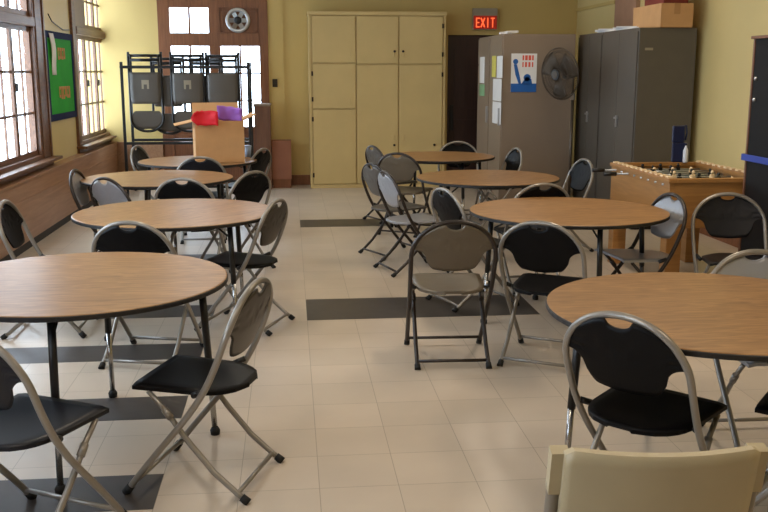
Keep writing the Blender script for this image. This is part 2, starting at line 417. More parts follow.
# dark tile bars in the floor -------------------------------------------
bars = []
def rowY(y, x=315): return round((G(x, y).y-YB)/T)*T+YB
def bar(k, c0, c1, ya, yb):
    mb = MB(); mb.box(XB+c0*T, XB+c1*T, ya, yb, -.01, .0012); struct('trim_%d' % k, mb, M['darktile'])
yt = G(306, 299.6).y; ybm = G(306, 320.4).y
bar(6, 0, 5, ybm, yt)
bar(7, 0, 6, G(300, 227.3).y, G(300, 220).y)
yc0 = G(158, 509).y; yc1 = G(158, 474).y
print('bars', ybm, yt, yc0, yc1, (yt-yc1)/T, 'rowphase', (yc1-YB)/T)
for i in range(6): bar(8+i, -7, -2, yc0+i*3*T, yc0+(i*3+1)*T)

# ------------------------------------------------------------------ cupboard
def cupboard():
    yf = G(380, 187.5).y
    a = PY(309.5, 100, yf).x; b2 = PY(445, 100, yf).x; zt = PY(380, 11.5, yf).z
    root = empty('storage_cupboard', ((a+b2)/2, yf, 0)); tag(root, 'tall cream yellow cupboard with three columns of doors against the back wall', 'cupboard')
    w = (b2-a)/2; d = YBK-.03-yf
    mb = MB(); mb.box(-w, w, .02, d, 0, zt, bev=.004); mb.box(-w-.01, w+.01, -.01, d, zt-.05, zt, bev=.004)
    mb.box(-w, w, 0, .02, .0, .05)
    mb.box(-w, -w+.03, 0, .02, .05, zt-.05); mb.box(w-.03, w, 0, .02, .05, zt-.05)
    mb.build('body', M['cupboard'], root)
    xs = [-w+.035, -w+.035+.335*(2*w-.07), -w+.035+.66*(2*w-.07), w-.035]
    def zpy(py): return PY(380, py, yf).z
    spl = [[11.5+4, 63.5, 109, 184], [15.5, 64.5, 184], [15.5, 64.5, 184]]
    for c in range(3):
        for r in range(len(spl[c])-1):
            z1 = zpy(spl[c][r])-.012; z0 = zpy(spl[c][r+1])+.012
            x0, x1 = xs[c]+.008, xs[c+1]-.008
            mb = MB(); mb.box(x0, x1, -.012, .019, z0, z1, bev=.004)
            o = mb.build('door', M['cupboard'], root)
            kx = x1-.06 if c != 2 else x0+.06
            kz = z0+.12 if r == 0 else (z1-.16 if r == 1 and c > 0 and False else z0+.62)
            if c == 0 and r == 1: kz = z0+.1
            mb = MB(); mb.box(kx-.008, kx+.008, -.03, -.012, kz-.035, kz+.035, bev=.003); mb.build('handle', M['cupboard'], o)
            if c >= 1:
                mb = MB(); mb.lathe([(0, 0), (.016, 0), (.016, .02), (0, .025)], n=12)
                q = mb.build('latch', M['knob'], o); q.location = (x1-.05 if c == 1 else x0+.05 if r == 0 else x1-.1, -.012, (z0+.16 if r == 0 else z0+.52)); q.rotation_euler = (PI/2, 0, 0)
            for hz in (z0+.12, z1-.12):
                if (c, r) in ((0, 1), (2, 0), (0, 2), (2, 1)):
                    hx = x0-.002 if c == 0 else x1+.002
                    mb = MB(); mb.box(hx-.012, hx+.012, -.02, -.011, hz-.03, hz+.03); mb.build('hinge', M['knob'], o)
cupboard()

# ------------------------------------------------------------------ wall things on back wall
sx, sz = xz(275, 83); r0 = empty('wall_switch', (sx, YBK, sz)); tag(r0, 'small dark switch plate on the yellow wall right of the back doors', 'switch')
mb = MB(); mb.box(-.035, .035, -.012, 0, -.055, .055, bev=.003); mb.build('plate', M['knob'], r0)
mb = MB(); mb.box(-.008, .008, -.025, -.012, -.015, .015); mb.build('toggle', M['black'], r0)

# exit sign
ex0, ez0 = xz(472, 8.5); ex1, ez1 = xz(496, 30)
r0 = empty('exit_sign', ((ex0+ex1)/2, YBK-.02, (ez0+ez1)/2)); tag(r0, 'red lit exit sign on the wall above the dark door', 'sign')
w = (ex1-ex0)/2; h = (ez0-ez1)/2
mb = MB(); mb.box(-w, w, -.06, .02, -h, h, bev=.005); mb.build('housing', M['signgrey'], r0)
mb = MB(); mb.box(-w+.01, w-.01, -.068, -.06, -h+.01, h-.10); mb.build('face', M['exitred'], r0)
def letters(txt, cw, ch, th, gap):
    S = {'E': [(0,0,th,ch),(th,0,cw,th),(th,ch/2-th/2,cw*.85,ch/2+th/2),(th,ch-th,cw,ch)], 'I': [(cw/2-th/2,0,cw/2+th/2,ch)],
         'T': [(cw/2-th/2,0,cw/2+th/2,ch-th),(0,ch-th,cw,ch)]}
    x = 0; out = []
    for c in txt:
        if c == 'X': out.append(('X', x)); x += cw+gap
        else:
            for (a, b_, c2, d) in S[c]: out.append((a+x, b_, c2+x, d))
            x += (cw if c != 'I' else cw)+gap
    return out, x-gap
lt, tw = letters('EXIT', .055, .13, .015, .014)
mb = MB(); x0 = -tw/2; z0 = -h+.03
for q in lt:
    if q[0] == 'X':
        for sgn in (1, -1):
            a = math.atan2(.13, .055)*sgn; ax = Vector((math.cos(a), 0, math.sin(a)))
            mb.obox((x0+q[1]+.0275, -.070, z0+.065), ax, Vector((0, 1, 0)), ax.cross(Vector((0, 1, 0))), .068, .003, .008)
    else: mb.box(x0+q[0], x0+q[2], -.073, -.067, z0+q[1], z0+q[3])
mb.build('lettering', M['exitlit'], r0)

# ------------------------------------------------------------------ tables
def make_table(D, nm='round_table'):
    root = empty(nm); R = D/2; t = .71
    mb = MB(); mb.lathe([(0, t), (R-.004, t), (R, t-.002), (R, t-.003)], n=72, mi=0, smooth=False)
    mb.lathe([(R, t-.003), (R+.003, t-.006), (R+.003, t-.021), (R-.004, t-.024), (0, t-.024)], n=72, mi=1, smooth=False)
    mb.build('tabletop', [M['table'], M['tableedge']], root)
    mb = MB(); r2 = R-.14
    mb.lathe([(r2, t-.024), (r2, t-.045), (r2-.02, t-.045), (r2-.02, t-.024)], n=48, smooth=False); mb.build('apron', M['black'], root)
    for k in range(4):
        a = k*PI/2; d = Vector((math.cos(a), math.sin(a), 0)); L0 = .50
        mb = MB(); mb.tube([d*L0+Vector((0, 0, t-.03)), d*(L0+.02)+Vector((0, 0, .33))], .016, 12)
        mb.tube([d*(L0-.02)+Vector((0, 0, t-.1)), d*(L0-.16)+Vector((0, 0, t-.035))], .006, 6)
        lg = mb.build('leg', M['black'], root)
        mb = MB(); mb.tube([d*(L0+.02)+Vector((0, 0, .345)), d*(L0+.035)+Vector((0, 0, .03))], .0125, 12)
        mb.build('leg_extension', M['chrome'], lg)
        mb = MB(); mb.lathe([(0, 0), (.02, 0), (.022, .02), (.014, .035), (0, .035)], c=d*(L0+.036), n=14); mb.build('foot', M['rubber'], lg)
    return root
tables = [
 ('L1', 80, 282, 1.22, 0, 'oak round table with pale sheen at front left, cut off by the left edge'),
 ('L2', 175.5, 213, 1.23, 45, 'oak round table in the left row directly behind the front left table'),
 ('L3', 158, 178, 1.215, 20, 'oak round table third back in the left row beside the heater cover'),
 ('L4', 198, 160, 1.14, 30, 'rearmost left oak round table carrying the open cardboard box'),
 ('R1', 712, 311, 1.21, 0, 'oak round table at front right, cut off by the right edge'),
 ('R2', 568, 211, 1.23, 5, 'oak round table in the right row beside the foosball table'),
 ('R3', 487.5, 178, 1.17, 40, 'oak round table in the right row, third from front'),
 ('R4', 438, 156, 1.16, 20, 'small looking oak round table farthest back in front of dark door'),
]
TC = {}
zt_ = {'L1': 3.91, 'L2': 5.79, 'L3': 7.64, 'L4': 9.1, 'R1': 3.46, 'R2': 5.86, 'R3': 7.69, 'R4': 9.6}
for (k, px, py, D, rz, lab) in tables:
    root = make_table(D)
    zc = zt_[k]; Y = zc2Y(zc, .71)
    # lateral position on the plane Y at table height
    d = ray(px, py); X = (px-289.0)*zc/F*1.0
    best = None
    P = G(px, 71+ (H-.71)*951/zc, .71); X = P.x; Y = P.y
    root.location = (X, Y, 0); root.rotation_euler = (0, 0, math.radians(rz)); TC[k] = Vector((X, Y, 0))
    tag(root, lab, 'table', 'round folding tables')
    print('table', k, X, Y)

# ------------------------------------------------------------------ folding chair
def lerp_path(path, z):
    for (y0, z0), (y1, z1) in zip(path, path[1:]):
        if z0 <= z <= z1: t = (z-z0)/(z1-z0); return y0+(y1-y0)*t
    return path[-1][0] if z > path[-1][1] else path[0][0]
MAIN = [(.245, .012), (.205, .065), (.14, .145), (.06, .24), (-.02, .335), (-.085, .43), (-.13, .52), (-.165, .61), (-.192, .69), (-.215, .78), (-.22, .82)]
ARC0, ARCT, HW = .60, .797, .225
def hw(z): return .212+(HW-.212)*min(1, z/.5)
def arch_top(x):   # centreline height of arch at x
    u = min(1, abs(x)/HW); return ARC0+(ARCT-ARC0)*(1-u**2.05)**(1/2.05)
def make_chair(mats):
    fr, pn, st = mats
    root = empty('folding_chair')
    pts = []
    for (y, z) in MAIN:
        if z < ARC0: pts.append((-hw(z), y, z))
    nA = 26
    for i in range(nA+1):
        a = PI*(1-i/nA); c, s_ = math.cos(a), math.sin(a)
        x = HW*math.copysign(abs(c)**(2/2.05), c); z = ARC0+(ARCT-ARC0)*abs(s_)**(2/2.05)
        pts.append((x, lerp_path(MAIN, z), z))
    for (y, z) in reversed(MAIN):
        if z < ARC0: pts.append((hw(z), y, z))
    # smooth the polyline a little
    P = [Vector(p) for p in pts]
    for _ in range(2):
        Q = [P[0]]
        for a, b_ in zip(P, P[1:]): Q += [a*.75+b_*.25, a*.25+b_*.75]
        P = Q+[P[-1]]
    P2 = [P[0]]
    for p in P[1:]:
        if (p-P2[-1]).length > .008: P2.append(p)
    mb = MB(); mb.tube(P2, .0125, 10); mb.build('frame', fr, root)
    mb = MB(); mb.tube([(-.208, .215, .05), (.208, .215, .05)], .009, 8); mb.build('front_stretcher', fr, root)
    for s in (-1, 1):
        mb = MB(); mb.tube([(s*.192, .15, .408), (s*.192, .09, .345), (s*.192, .0, .225), (s*.192, -.1, .11), (s*.192, -.19, .035), (s*.192, -.225, .012)], [.010, .010, .0115, .0115, .0115, .0115], 10)
        mb.tube([(s*.192, .088, .343), (s*.192, .062, .308)], .0145, 10)
        lg = mb.build('rear_leg', fr, root)
        mb = MB(); mb.tube([(s*.192, -.205, .024), (s*.192, -.232, .004)], [.0155, .017], 10); mb.build('foot_cap', M['rubber'], lg)
        mb = MB(); mb.tube([(s*.212, .228, .035), (s*.212, .252, .004)], [.0155, .017], 10); mb.build('front_foot_cap', M['rubber'], root)
        mb = MB(); mb.tube([(s*.196, -.03, .405), (s*.212, -.075, .425)], .012, 8); mb.build('hinge', M['black'], root)
    mb = MB(); mb.tube([(-.19, -.19, .037), (.19, -.19, .037)], .009, 8); mb.build('rear_stretcher', fr, root)
    # backrest panel, column wise
    cols_, rows_ = 43, 14; grid = []
    wmax = HW-.012
    def top(x):
        t = arch_top(x*HW/wmax*.985)-.008
        if abs(x) < .05: t = min(t, ARCT-.012-.028*math.sqrt(max(0, 1-(x/.05)**2)))
        return t
    def bot(x):
        u = abs(x)
        if u < .10: return .522+.010*(u/.10)**2
        if u < .142: return .532+.045*((u-.10)/.042)**1.8
        return .577+.068*math.sqrt(max(0, 1-((wmax-u)/(wmax-.142))**2))
    for j in range(cols_):
        x = -wmax*math.cos(PI*j/(cols_-1)) if False else -wmax+2*wmax*j/(cols_-1)
        tz, bz = top(x), bot(x)
        if tz < bz+.004: tz = bz+.004
        c = []
        for i in range(rows_):
            z = bz+(tz-bz)*i/(rows_-1)
            bow = .022*(1-(x/wmax)**2)
            rib = .004 if (.655 < z < .668 or .685 < z < .698) else 0
            c.append((x, lerp_path(MAIN, z)-bow+.008+rib, z))
        grid.append(c)
    mb = MB(); mb.sheet(grid, .009, (0, -1, 0)); mb.build('backrest', pn, root)
    # seat, row wise
    grid = []
    for i in range(15):
        y = -.19+.40*i/14
        if y < -.03: w = .186*math.sqrt(max(0.02, 1-((-.03-y)/.165)**2))
        else: w = .188+.012*(y+.06)/.255
        row = []
        for j in range(13):
            x = -w+2*w*j/12
            z = .42+.012*(y+.2)/.4-.008*(1-(x/.2)**2)*(1-((y)/.2)**2) - (.006 if abs(j-6) == 6 else 0)
            row.append((x, y, z))
        grid.append(row)
    mb = MB(); mb.sheet(grid, .014, (0, 0, -1)); mb.build('seat', st, root)
    return root
protos = {}
SETS = {'black': ('frame', 'panel', 'panel'), 'navy': ('frame', 'panel_navy', 'panel_navy'), 'pale': ('frame_dark', 'panel_pale_sheen', 'panel_pale_sheen'), 'silver': ('frame', 'panel_pale_sheen', 'panel_pale_sheen'), 'tan': ('frame_dark', 'panel_tan', 'panel_tan'),
        'grey': ('frame_dark', 'panel_grey', 'panel_grey'), 'taupe': ('frame', 'panel_tan_shade', 'panel')}
used = set()
def heading(o, x, y, hd): o.location = (x, y, 0); o.rotation_euler = (0, 0, -math.radians(hd))
def rot(hd, x, y):
    t = math.radians(hd); return Vector((x*math.cos(t)+y*math.sin(t), -x*math.sin(t)+y*math.cos(t), 0))
def chair(kind, px, py, hd, lab, group='folding chairs around the tables', mode='top', off=(0, 0)):
    if kind not in protos: protos[kind] = make_chair([M[k] for k in SETS[kind]])
    o = protos[kind] if kind not in used else copy_tree(protos[kind]); used.add(kind)
    if mode == 'top': p = G(px, py, .797) - rot(hd, 0, -.21)
    elif mode == 'seatfront': p = G(px, py, .432) - rot(hd, 0, .195)
    elif mode == 'rearfeet': p = G(px, py, 0) - rot(hd, 0, -.225)
    if len(off) == 3: p = Vector((off[0], off[1], 0)); hd = off[2]; off = (0, 0)
    heading(o, p.x+off[0], p.y+off[1], hd); tag(o, lab, 'chair', group)
    print('chair', lab[:40], round(o.location.x, 2), round(o.location.y, 2)); return o
chair('taupe', 268.5, 478, -72, 'taupe framed folding chair seen side on at right of the front left table', mode='rearfeet', off=(-0.338, 3.489, -71.5))
p = G(112, 408, .432)
o = chair('navy', 112, 408, 28, 'blue-black seated folding chair cut off at the bottom left corner', mode='seatfront'); q = p-rot(28, .2, .195); o.location = (q.x-.02, q.y, 0)
chair('black', 131, 222, 5, 'black backed folding chair behind the front left table facing the second table', off=(-0.79, 5.09, 14))
chair('black', 8, 198, 95, 'black folding chair beside the heater cover at the left edge', off=(-1.5, 5.75, 90))
chair('taupe', 281, 326.5, -72, 'folding chair with taupe back facing left to the second left table', mode='rearfeet', off=(-0.287, 5.733, -69))
chair('black', 183, 178, 0, 'black folding chair with handle slot tucked centrally under the third left table', off=(-0.745, 7.1, 12))
chair('black', 247, 172, -50, 'black folding chair turned left at right of the third left table', off=(-0.45, 7.46, -48))
chair('black', 259, 149, -65, 'black folding chair beside the cardboard box at the rear left table', off=(-0.47, 9.59, -63))
chair('navy', 200, 157, 0, 'dark folding chair in front of the cardboard box, top just showing')
chair('navy', 138, 146, 95, 'dark folding chair below the chair rack at left of rear table', off=(-1.39, 9.93, 104))
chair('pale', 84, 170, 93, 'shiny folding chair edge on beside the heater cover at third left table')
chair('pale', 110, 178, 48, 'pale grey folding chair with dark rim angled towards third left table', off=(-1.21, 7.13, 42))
# right side
o = chair('black', 625, 312, 30, 'large black folding chair with grey frame at the front right table', off=(1.205, 2.955, 47.8))
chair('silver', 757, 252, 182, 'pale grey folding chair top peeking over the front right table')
chair('navy', 725, 193, 200, 'dark folding chair with silver frame facing camera before the foosball table', off=(2.74, 5.46, 190))
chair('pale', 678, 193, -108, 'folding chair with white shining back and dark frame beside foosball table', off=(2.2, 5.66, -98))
chair('black', 583, 159, -104, 'dark folding chair with silver rim in front of the grey lockers', off=(2.385, 8.04, -99))
chair('black', 533, 369, 25, 'black folding chair with pale rim right of the tan backed chair', mode='rearfeet', off=(1.385, 4.853, 30))
chair('tan', 451, 369, 6, 'tan folding chair with dark frame seen from behind at room centre', mode='rearfeet', off=(0.855, 4.95, 2.5))
chair('black', 450, 188, 62, 'black folding chair peeking behind the tan chair at left of second right table', off=(1.21, 6.17, 71))
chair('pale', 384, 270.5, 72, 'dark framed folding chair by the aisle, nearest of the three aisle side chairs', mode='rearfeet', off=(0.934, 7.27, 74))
chair('grey', 373, 163, 68, 'dark framed folding chair by the aisle just behind the nearest aisle chair', off=(0.876, 7.94, 64))
chair('tan', 399, 153.5, 15, 'taupe backed folding chair with dark rim facing the rear right table', off=(1.12, 9.04, 30))
chair('grey', 376, 146, 60, 'small looking grey folding chair nearest the yellow cupboard', off=(1.054, 9.82, 68))
chair('black', 458, 142, 180, 'black folding chair behind the rear right table before the dark door')
chair('black', 512, 148, -104, 'dark folding chair with curled silver rim at right of the rear right table', off=(2.075, 9.31, -98))
chair('black', 541, 184, 2, 'black folding chair showing only its top over the second right table', off=(1.71, 6.49, -8))
o = chair('black', 746, 405, -50, 'black folding chair mostly outside the right edge, only seat corner in view', mode='seatfront'); q = G(746, 405, .432)-rot(-50, -.2, .195); o.location = (q.x+.0, q.y, 0)

# beige square-backed chair in the foreground
def beige_chair():
    T0 = G(660, 446, .80); root = empty('beige_folding_chair'); hd = 4
    p = T0-rot(hd, 0, -.22); heading(root, p.x, p.y, hd); tag(root, 'beige chair with wide square back closest to the camera at bottom right', 'chair')
    grid = []; W2 = .203
    for j in range(25):
        x = -W2+2*W2*j/24; u = x/W2
        zt = .80+.006*u*u
        if abs(u) > .9: zt -= .012*((abs(u)-.9)/.1)**2
        c = []
        for i in range(10):
            z = .50+(zt-.50)*i/9
            c.append((x, -.15-.22*(z-.5)/.29*.33+.0-.03*(1-u*u), z))
        grid.append(c)
    mb = MB(); mb.sheet(grid, .022, (0, -1, 0)); bk = mb.build('backrest', M['beige'], root)
    for s in (-1, 1):
        mb = MB(); a = s*.212
        mb.tube([(a, .24, .012), (a, .1, .2), (a, -.04, .38), (a, -.13, .5), (a, -.17, .62), (a, -.185, .69), (a, -.19, .71)], .0165, 12); mb.build('frame_tube', M['beige_frame'], root)
        mb = MB(); mb.obox((s*.209, -.203, .742), Vector((1, 0, 0)), Vector((0, .97, .22)), Vector((0, -.22, .97)), .019, .016, .052); mb.build('socket', M['beige'], root)
        mb = MB(); mb.tube([(s*.2, .15, .42), (s*.2, 0, .22), (s*.2, -.22, .012)], .012, 10); mb.build('rear_leg', M['beige_frame'], root)
    mb = MB(); mb.tube([(-.2, -.19, .05), (.2, -.19, .05)], .009, 8); mb.build('stretcher', M['beige_frame'], root)
    grid = [[(-.2+.4*j/8, -.17+.38*i/8, .44-.01*(1-((j-4)/4)**2)) for j in range(9)] for i in range(9)]
    mb = MB(); mb.sheet(grid, .022, (0, 0, -1)); mb.build('seat', M['beige'], root)
beige_chair()

# ------------------------------------------------------------------ rack of hanging chairs
YR = zc2Y(11.9, 1.2)
def rp(px, py): return PY(px, py, YR)
def rack():
    xl = rp(123, 100).x; xr = rp(249, 100).x; zt = rp(180, 66).z; zl = rp(160, 143).z
    root = empty('chair_rack', ((xl+xr)/2, YR, 0)); tag(root, 'black metal rack holding hanging folded chairs before the back doors', 'rack')
    w = (xr-xl)/2; D = .6
    for s in (-1, 1):
        for y in (0, D):
            mb = MB(); mb.box(s*w-.017, s*w+.017, y-.017, y+.017, .08, zt+.05, bev=.003); mb.build('post', M['black'], root)
        for y in (0, D):
            mb = MB(); mb.tube([(s*w-.012, y, .04), (s*w+.012, y, .04)], .04, 16); mb.build('caster', M['rubber'], root)
        mb = MB(); mb.box(s*w-.015, s*w+.015, .017, D-.017, .1, .13); mb.box(s*w-.015, s*w+.015, .017, D-.017, zt-.03, zt); mb.build('end_rail', M['black'], root)
    for y in (0, D):
        mb = MB(); mb.box(-w-.02, w+.02, y-.016, y+.016, zt-.03, zt+.005, bev=.003); mb.build('top_rail', M['black'], root)
        mb = MB(); mb.box(-w+.017, w-.017, y-.014, y+.014, zl-.02, zl+.015, bev=.003); mb.build('lower_rail', M['black'], root)
        mb = MB(); mb.box(-w+.017, w-.017, y-.014, y+.014, .1, .13, bev=.003); mb.build('base_rail', M['black'], root)
rack()
def folded_chair(label_tag):
    # local z: 0 at arch bottom, height 1.0, hung upside down; y toward camera negative
    root = empty('folded_chair'); Wd = .2
    pts = [(-Wd, 0, 1.0), (-Wd, 0, .6), (-Wd, 0, .17)]
    for i in range(1, 20):
        a = PI+PI*i/20; pts.append((Wd*math.cos(a), 0, .17+.155*math.sin(a)))
    pts += [(Wd, 0, .17), (Wd, 0, .6), (Wd, 0, 1.0)]
    mb = MB(); mb.tube(pts, .0165, 8); mb.build('frame', M['black'], root)
    for s in (-1, 1):
        mb = MB(); mb.tube([(s*.17, -.02, .42), (s*.17, -.02, .96)], .014, 8); mb.build('rear_leg', M['black'], root)
    mb = MB(); mb.tube([(-.17, -.02, .90), (.17, -.02, .90)], .02, 8); mb.build('stretcher', M['black'], root)
    mb = MB(); mb.tube([(-.2, 0, .955), (.2, 0, .955)], .018, 8); mb.build('stretcher', M['black'], root)
    grid = []
    for j in range(21):
        x = -.188+.376*j/20; u = abs(x)/.188
        b0 = .17-.14*math.sqrt(max(0, 1-u*u)); t0 = .27 if u < .75 else .27-.06*((u-.75)/.25)**2
        if abs(x) < .04: b0 = max(b0, .045)
        grid.append([(x, -.004, b0+(max(t0, b0+.01)-b0)*i/6) for i in range(7)])
    mb = MB(); mb.sheet(grid, .01, (0, 1, 0)); mb.build('backrest', M['panel_grey'], root)
    grid = []
    for i in range(13):
        z = .36+.39*i/12; w = .19 if i > 2 else .19*(.86+.14*math.sqrt(1-((3-i)/3)**2))
        grid.append([(-w+2*w*j/8, -.034-.01*(1-((j-4)/4)**2), z) for j in range(9)])
    mb = MB(); mb.sheet(grid, .012, (0, 1, 0)); mb.build('seat', M['panel_grey'], root)
    if label_tag:
        mb = MB()
        mb.box(-.045, .045, -.051, -.0465, .60, .655); mb.box(-.045, -.02, -.051, -.0465, .545, .60); mb.box(.02, .045, -.051, -.0465, .545, .60)
        mb.build('sticker', M['signgrey'], root)
    return root
for (cx0, tg, lab) in ((147, True, 'leftmost folded grey chair hanging on the rack, white sticker on seat'), (189, True, 'middle folded grey chair hanging on the rack, white sticker on seat'), (224, False, 'right folded grey chair hanging on the rack, without a sticker')):
    o = folded_chair(tg); p = rp(cx0, 133)
    o.location = (p.x, YR+.10, p.z); tag(o, lab, 'folded chair', 'folded chairs hanging on the rack')
for (cx0, lab) in ((168, 'folded dark chair hanging behind the left and middle front rack chairs'), (207, 'folded dark chair hanging behind the middle and right front rack chairs')):
    o = folded_chair(False); p = rp(cx0, 136); o.location = (p.x, YR+.24, p.z); tag(o, lab, 'folded chair', 'folded chairs hanging on the rack')

# ------------------------------------------------------------------ cardboard box on L4
def card_box():
    b0 = G(198, 163.5, .71); Yf = b0.y; x0 = PY(195.5, 140, Yf).x; x1 = PY(244.5, 140, Yf).x; zt = PY(220, 121, Yf).z
    cx_ = (x0+x1)/2; root = empty('cardboard_box', (cx_, Yf, .71), math.radians(9)); tag(root, 'open cardboard box with flaps standing on the rear left table', 'box')
    w = (x1-x0)/2; h = zt-.71; D = .4; t = .006
    mb = MB(); mb.box(-w, w, 0, t, 0.002, h); mb.box(-w, w, D-t, D, 0.002, h); mb.box(-w, -w+t, t, D-t, 0.002, h); mb.box(w-t, w, t, D-t, 0.002, h); mb.box(-w, w, 0, D, 0.002, .01)
    mb.build('body', M['card'], root)
    mb = MB(); mb.obox((-w-.09, D/2, h-.02), Vector((.97, 0, .22)).normalized(), Vector((0, 1, 0)), Vector((-.22, 0, .97)).normalized(), .095, D/2-.01, .003); mb.build('flap', M['card'], root)
    mb = MB(); mb.obox((w+.06, D/2, h+.03), Vector((.9, 0, .4)).normalized(), Vector((0, 1, 0)), Vector((-.4, 0, .9)).normalized(), .065, D/2-.01, .003); mb.build('flap', M['card'], root)
    mb = MB(); mb.obox((0, D+.02, h+.075), Vector((1, 0, 0)), Vector((0, .25, .97)).normalized(), Vector((0, .97, -.25)).normalized(), w-.005, .085, .003); mb.build('flap', M['card'], root)
    # red packet and purple sheets standing out of the box
    ra = PY(191, 117, Yf+.03); rb = PY(219, 124, Yf+.03)
    def blob(name, x0, x1, z0, z1, y, m, lab, cat, wav, tilt=0):
        r = random.Random(wav); cx2 = (x0+x1)/2
        grid = []
        for i in range(9):
            row = []
            for j in range(7):
                u, v = i/8, j/6
                zz = z0+(z1-z0)*v + tilt*(u-.5) + r.uniform(-.006, .006)
                yy = y+r.uniform(-.012, .012)+.03*math.sin(u*PI)
                edge = (1-.25*abs(2*v-1)**2*(1-u)) if wav == 1 else 1
                row.append((x0+(x1-x0)*u*edge+(0 if edge == 1 else (1-edge)*(x1-x0)), yy, zz))
            grid.append(row)
        mb = MB(); mb.sheet(grid, .03, (0, 1, 0)); o = mb.build(name, m); tag(o, lab, cat); return o
    a = PY(191, 111, Yf-.05); b_ = PY(218.5, 125, Yf-.05)
    blob('red_packet', a.x, b_.x, b_.z, a.z, Yf-.1, M['red'], 'bright red crumpled paper hanging over the cardboard box edge', 'paper', 1)
    a = PY(217, 107, Yf+.12); b_ = PY(242, 119, Yf+.12)
    blob('purple_paper', a.x, b_.x, b_.z-.02, a.z, Yf+.1, M['purple'], 'purple paper sticking out of the cardboard box', 'paper', 2, -.03)
card_box()
p = G(248.5, 157, .71); r0 = empty('plastic_cup', (p.x-.01, p.y+.02, .71)); tag(r0, 'small pale blue cup right of the cardboard box', 'cup')
mb = MB(); mb.lathe([(0, 0.001), (.03, 0.001), (.042, .11), (.04, .11), (.028, .006), (0, .006)], n=20); mb.build('cup', M['paleblue'], r0)
mb = MB(); mb.lathe([(.0, .12), (.03, .118), (.045, .112), (.045, .106), (.04, .106)], n=20); mb.build('lid', M['paleblue'], r0)

# brown cabinet & small box near back doors
yb_ = YBK-.5; a = PY(254, 110, yb_); b_ = PY(270, 104, yb_)
r0 = empty('wooden_cabinet', ((a.x+b_.x)/2, yb_, 0)); tag(r0, 'tall narrow brown wooden cabinet standing beside the back doors', 'cabinet'); w = (b_.x-a.x)/2; h = b_.z
mb = MB(); mb.box(-w, w, 0, .4, 0, h-.03, bev=.004); mb.build('body', M['brownbox'], r0)
mb = MB(); mb.box(-w-.01, w+.01, -.01, .41, h-.03, h, bev=.004); mb.build('top', M['ac'], r0)
mb = MB(); mb.box(-w+.03, w-.03, -.008, 0, .1, h-.12, bev=.003); mb.build('door', M['brownbox'], r0)
yb_ = YBK-.35; a = PY(271.5, 141, yb_); b_ = PY(291, 141, yb_)
r0 = empty('storage_box', ((a.x+b_.x)/2, yb_, 0)); tag(r0, 'low reddish brown box on the floor against the yellow back wall', 'box'); w = (b_.x-a.x)/2; h = a.z
mb = MB(); mb.box(-w, w, 0, .3, .12, h, bev=.004); mb.build('body', M['redbrown'], r0)
mb = MB(); mb.box(-w+.01, w-.01, .01, .29, 0, .12); mb.build('plinth', M['doorwood'], r0)

# ------------------------------------------------------------------ green board on left wall
q = [PXp(44.5, 29.5, XL), PXp(72.5, 35.5, XL), PXp(73, 117, XL), PXp(46.9, 122.5, XL)]
y0, y1 = (q[0].y+q[3].y)/2, (q[1].y+q[2].y)/2; z0 = (q[2].z+q[3].z)/2; z1 = (q[0].z+q[1].z)/2
r0 = empty('notice_board', (XL, (y0+y1)/2, (z0+z1)/2)); tag(r0, 'green notice board with navy border between the two left windows', 'notice board')
hy, hz = (y1-y0)/2, (z1-z0)/2; bw = .07
mb = MB(); mb.box(0.001, .015, -hy, hy, -hz, hz); mb.build('panel', M['board'], r0)
mb = MB(); mb.box(.012, .022, -hy, hy, hz-bw, hz); mb.box(.012, .022, -hy, hy, -hz, -hz+bw); mb.box(.012, .022, -hy, -hy+bw, -hz+bw, hz-bw); mb.box(.012, .022, hy-bw, hy, -hz+bw, hz-bw); mb.build('border', M['navy'], r0)
rr = random.Random(3)
for (zc_, n, y_) in ((.24, 4, -.1), (-.17, 6, -.14)):
    for k in range(n):
        yy = y_+k*.085; mb = MB()
        mb.box(.014, .019, yy, yy+.06, zc_-.06+rr.uniform(-.015, .015), zc_-.03); mb.box(.014, .019, yy, yy+.06, zc_+.03, zc_+.06); mb.box(.014, .019, yy+.0, yy+.02, zc_-.03, zc_+.03)
        if k % 2: mb.box(.014, .019, yy+.04, yy+.06, zc_-.03, zc_+.03)
        mb.build('paper_letter', M['orange_paper'], r0)
p0 = PXp(50, 33, XL+.03); p1 = PXp(55, 75, XL+.03)
r0 = empty('hanging_paper', (XL+.03, p0.y, p0.z)); tag(r0, 'long white paper strip hanging over the green board', 'paper')
mb = MB(); dz = p1.z-p0.z; grid = [[(.012*math.sin(i*.6), -.06+.06*j+.012*i, dz*i/8) for j in range(4)] for i in range(9)]
mb.sheet(grid, .002, (1, 0, 0)); mb.build('sheet', M['paper'], r0)
c0 = PXp(48, 14, XL+.02); c1 = PXp(70, 30, XL+.02); cm = PXp(55, 24, XL+.02)
mb = MB(); mb.tube([c0, c0*.5+cm*.5+Vector((0, 0, -.02)), cm, cm*.5+c1*.5+Vector((0, 0, -.03)), c1], .006, 6); o = mb.build('wall_cable', M['black']); tag(o, 'thin dark cable looping on the wall above the green board', 'cable')

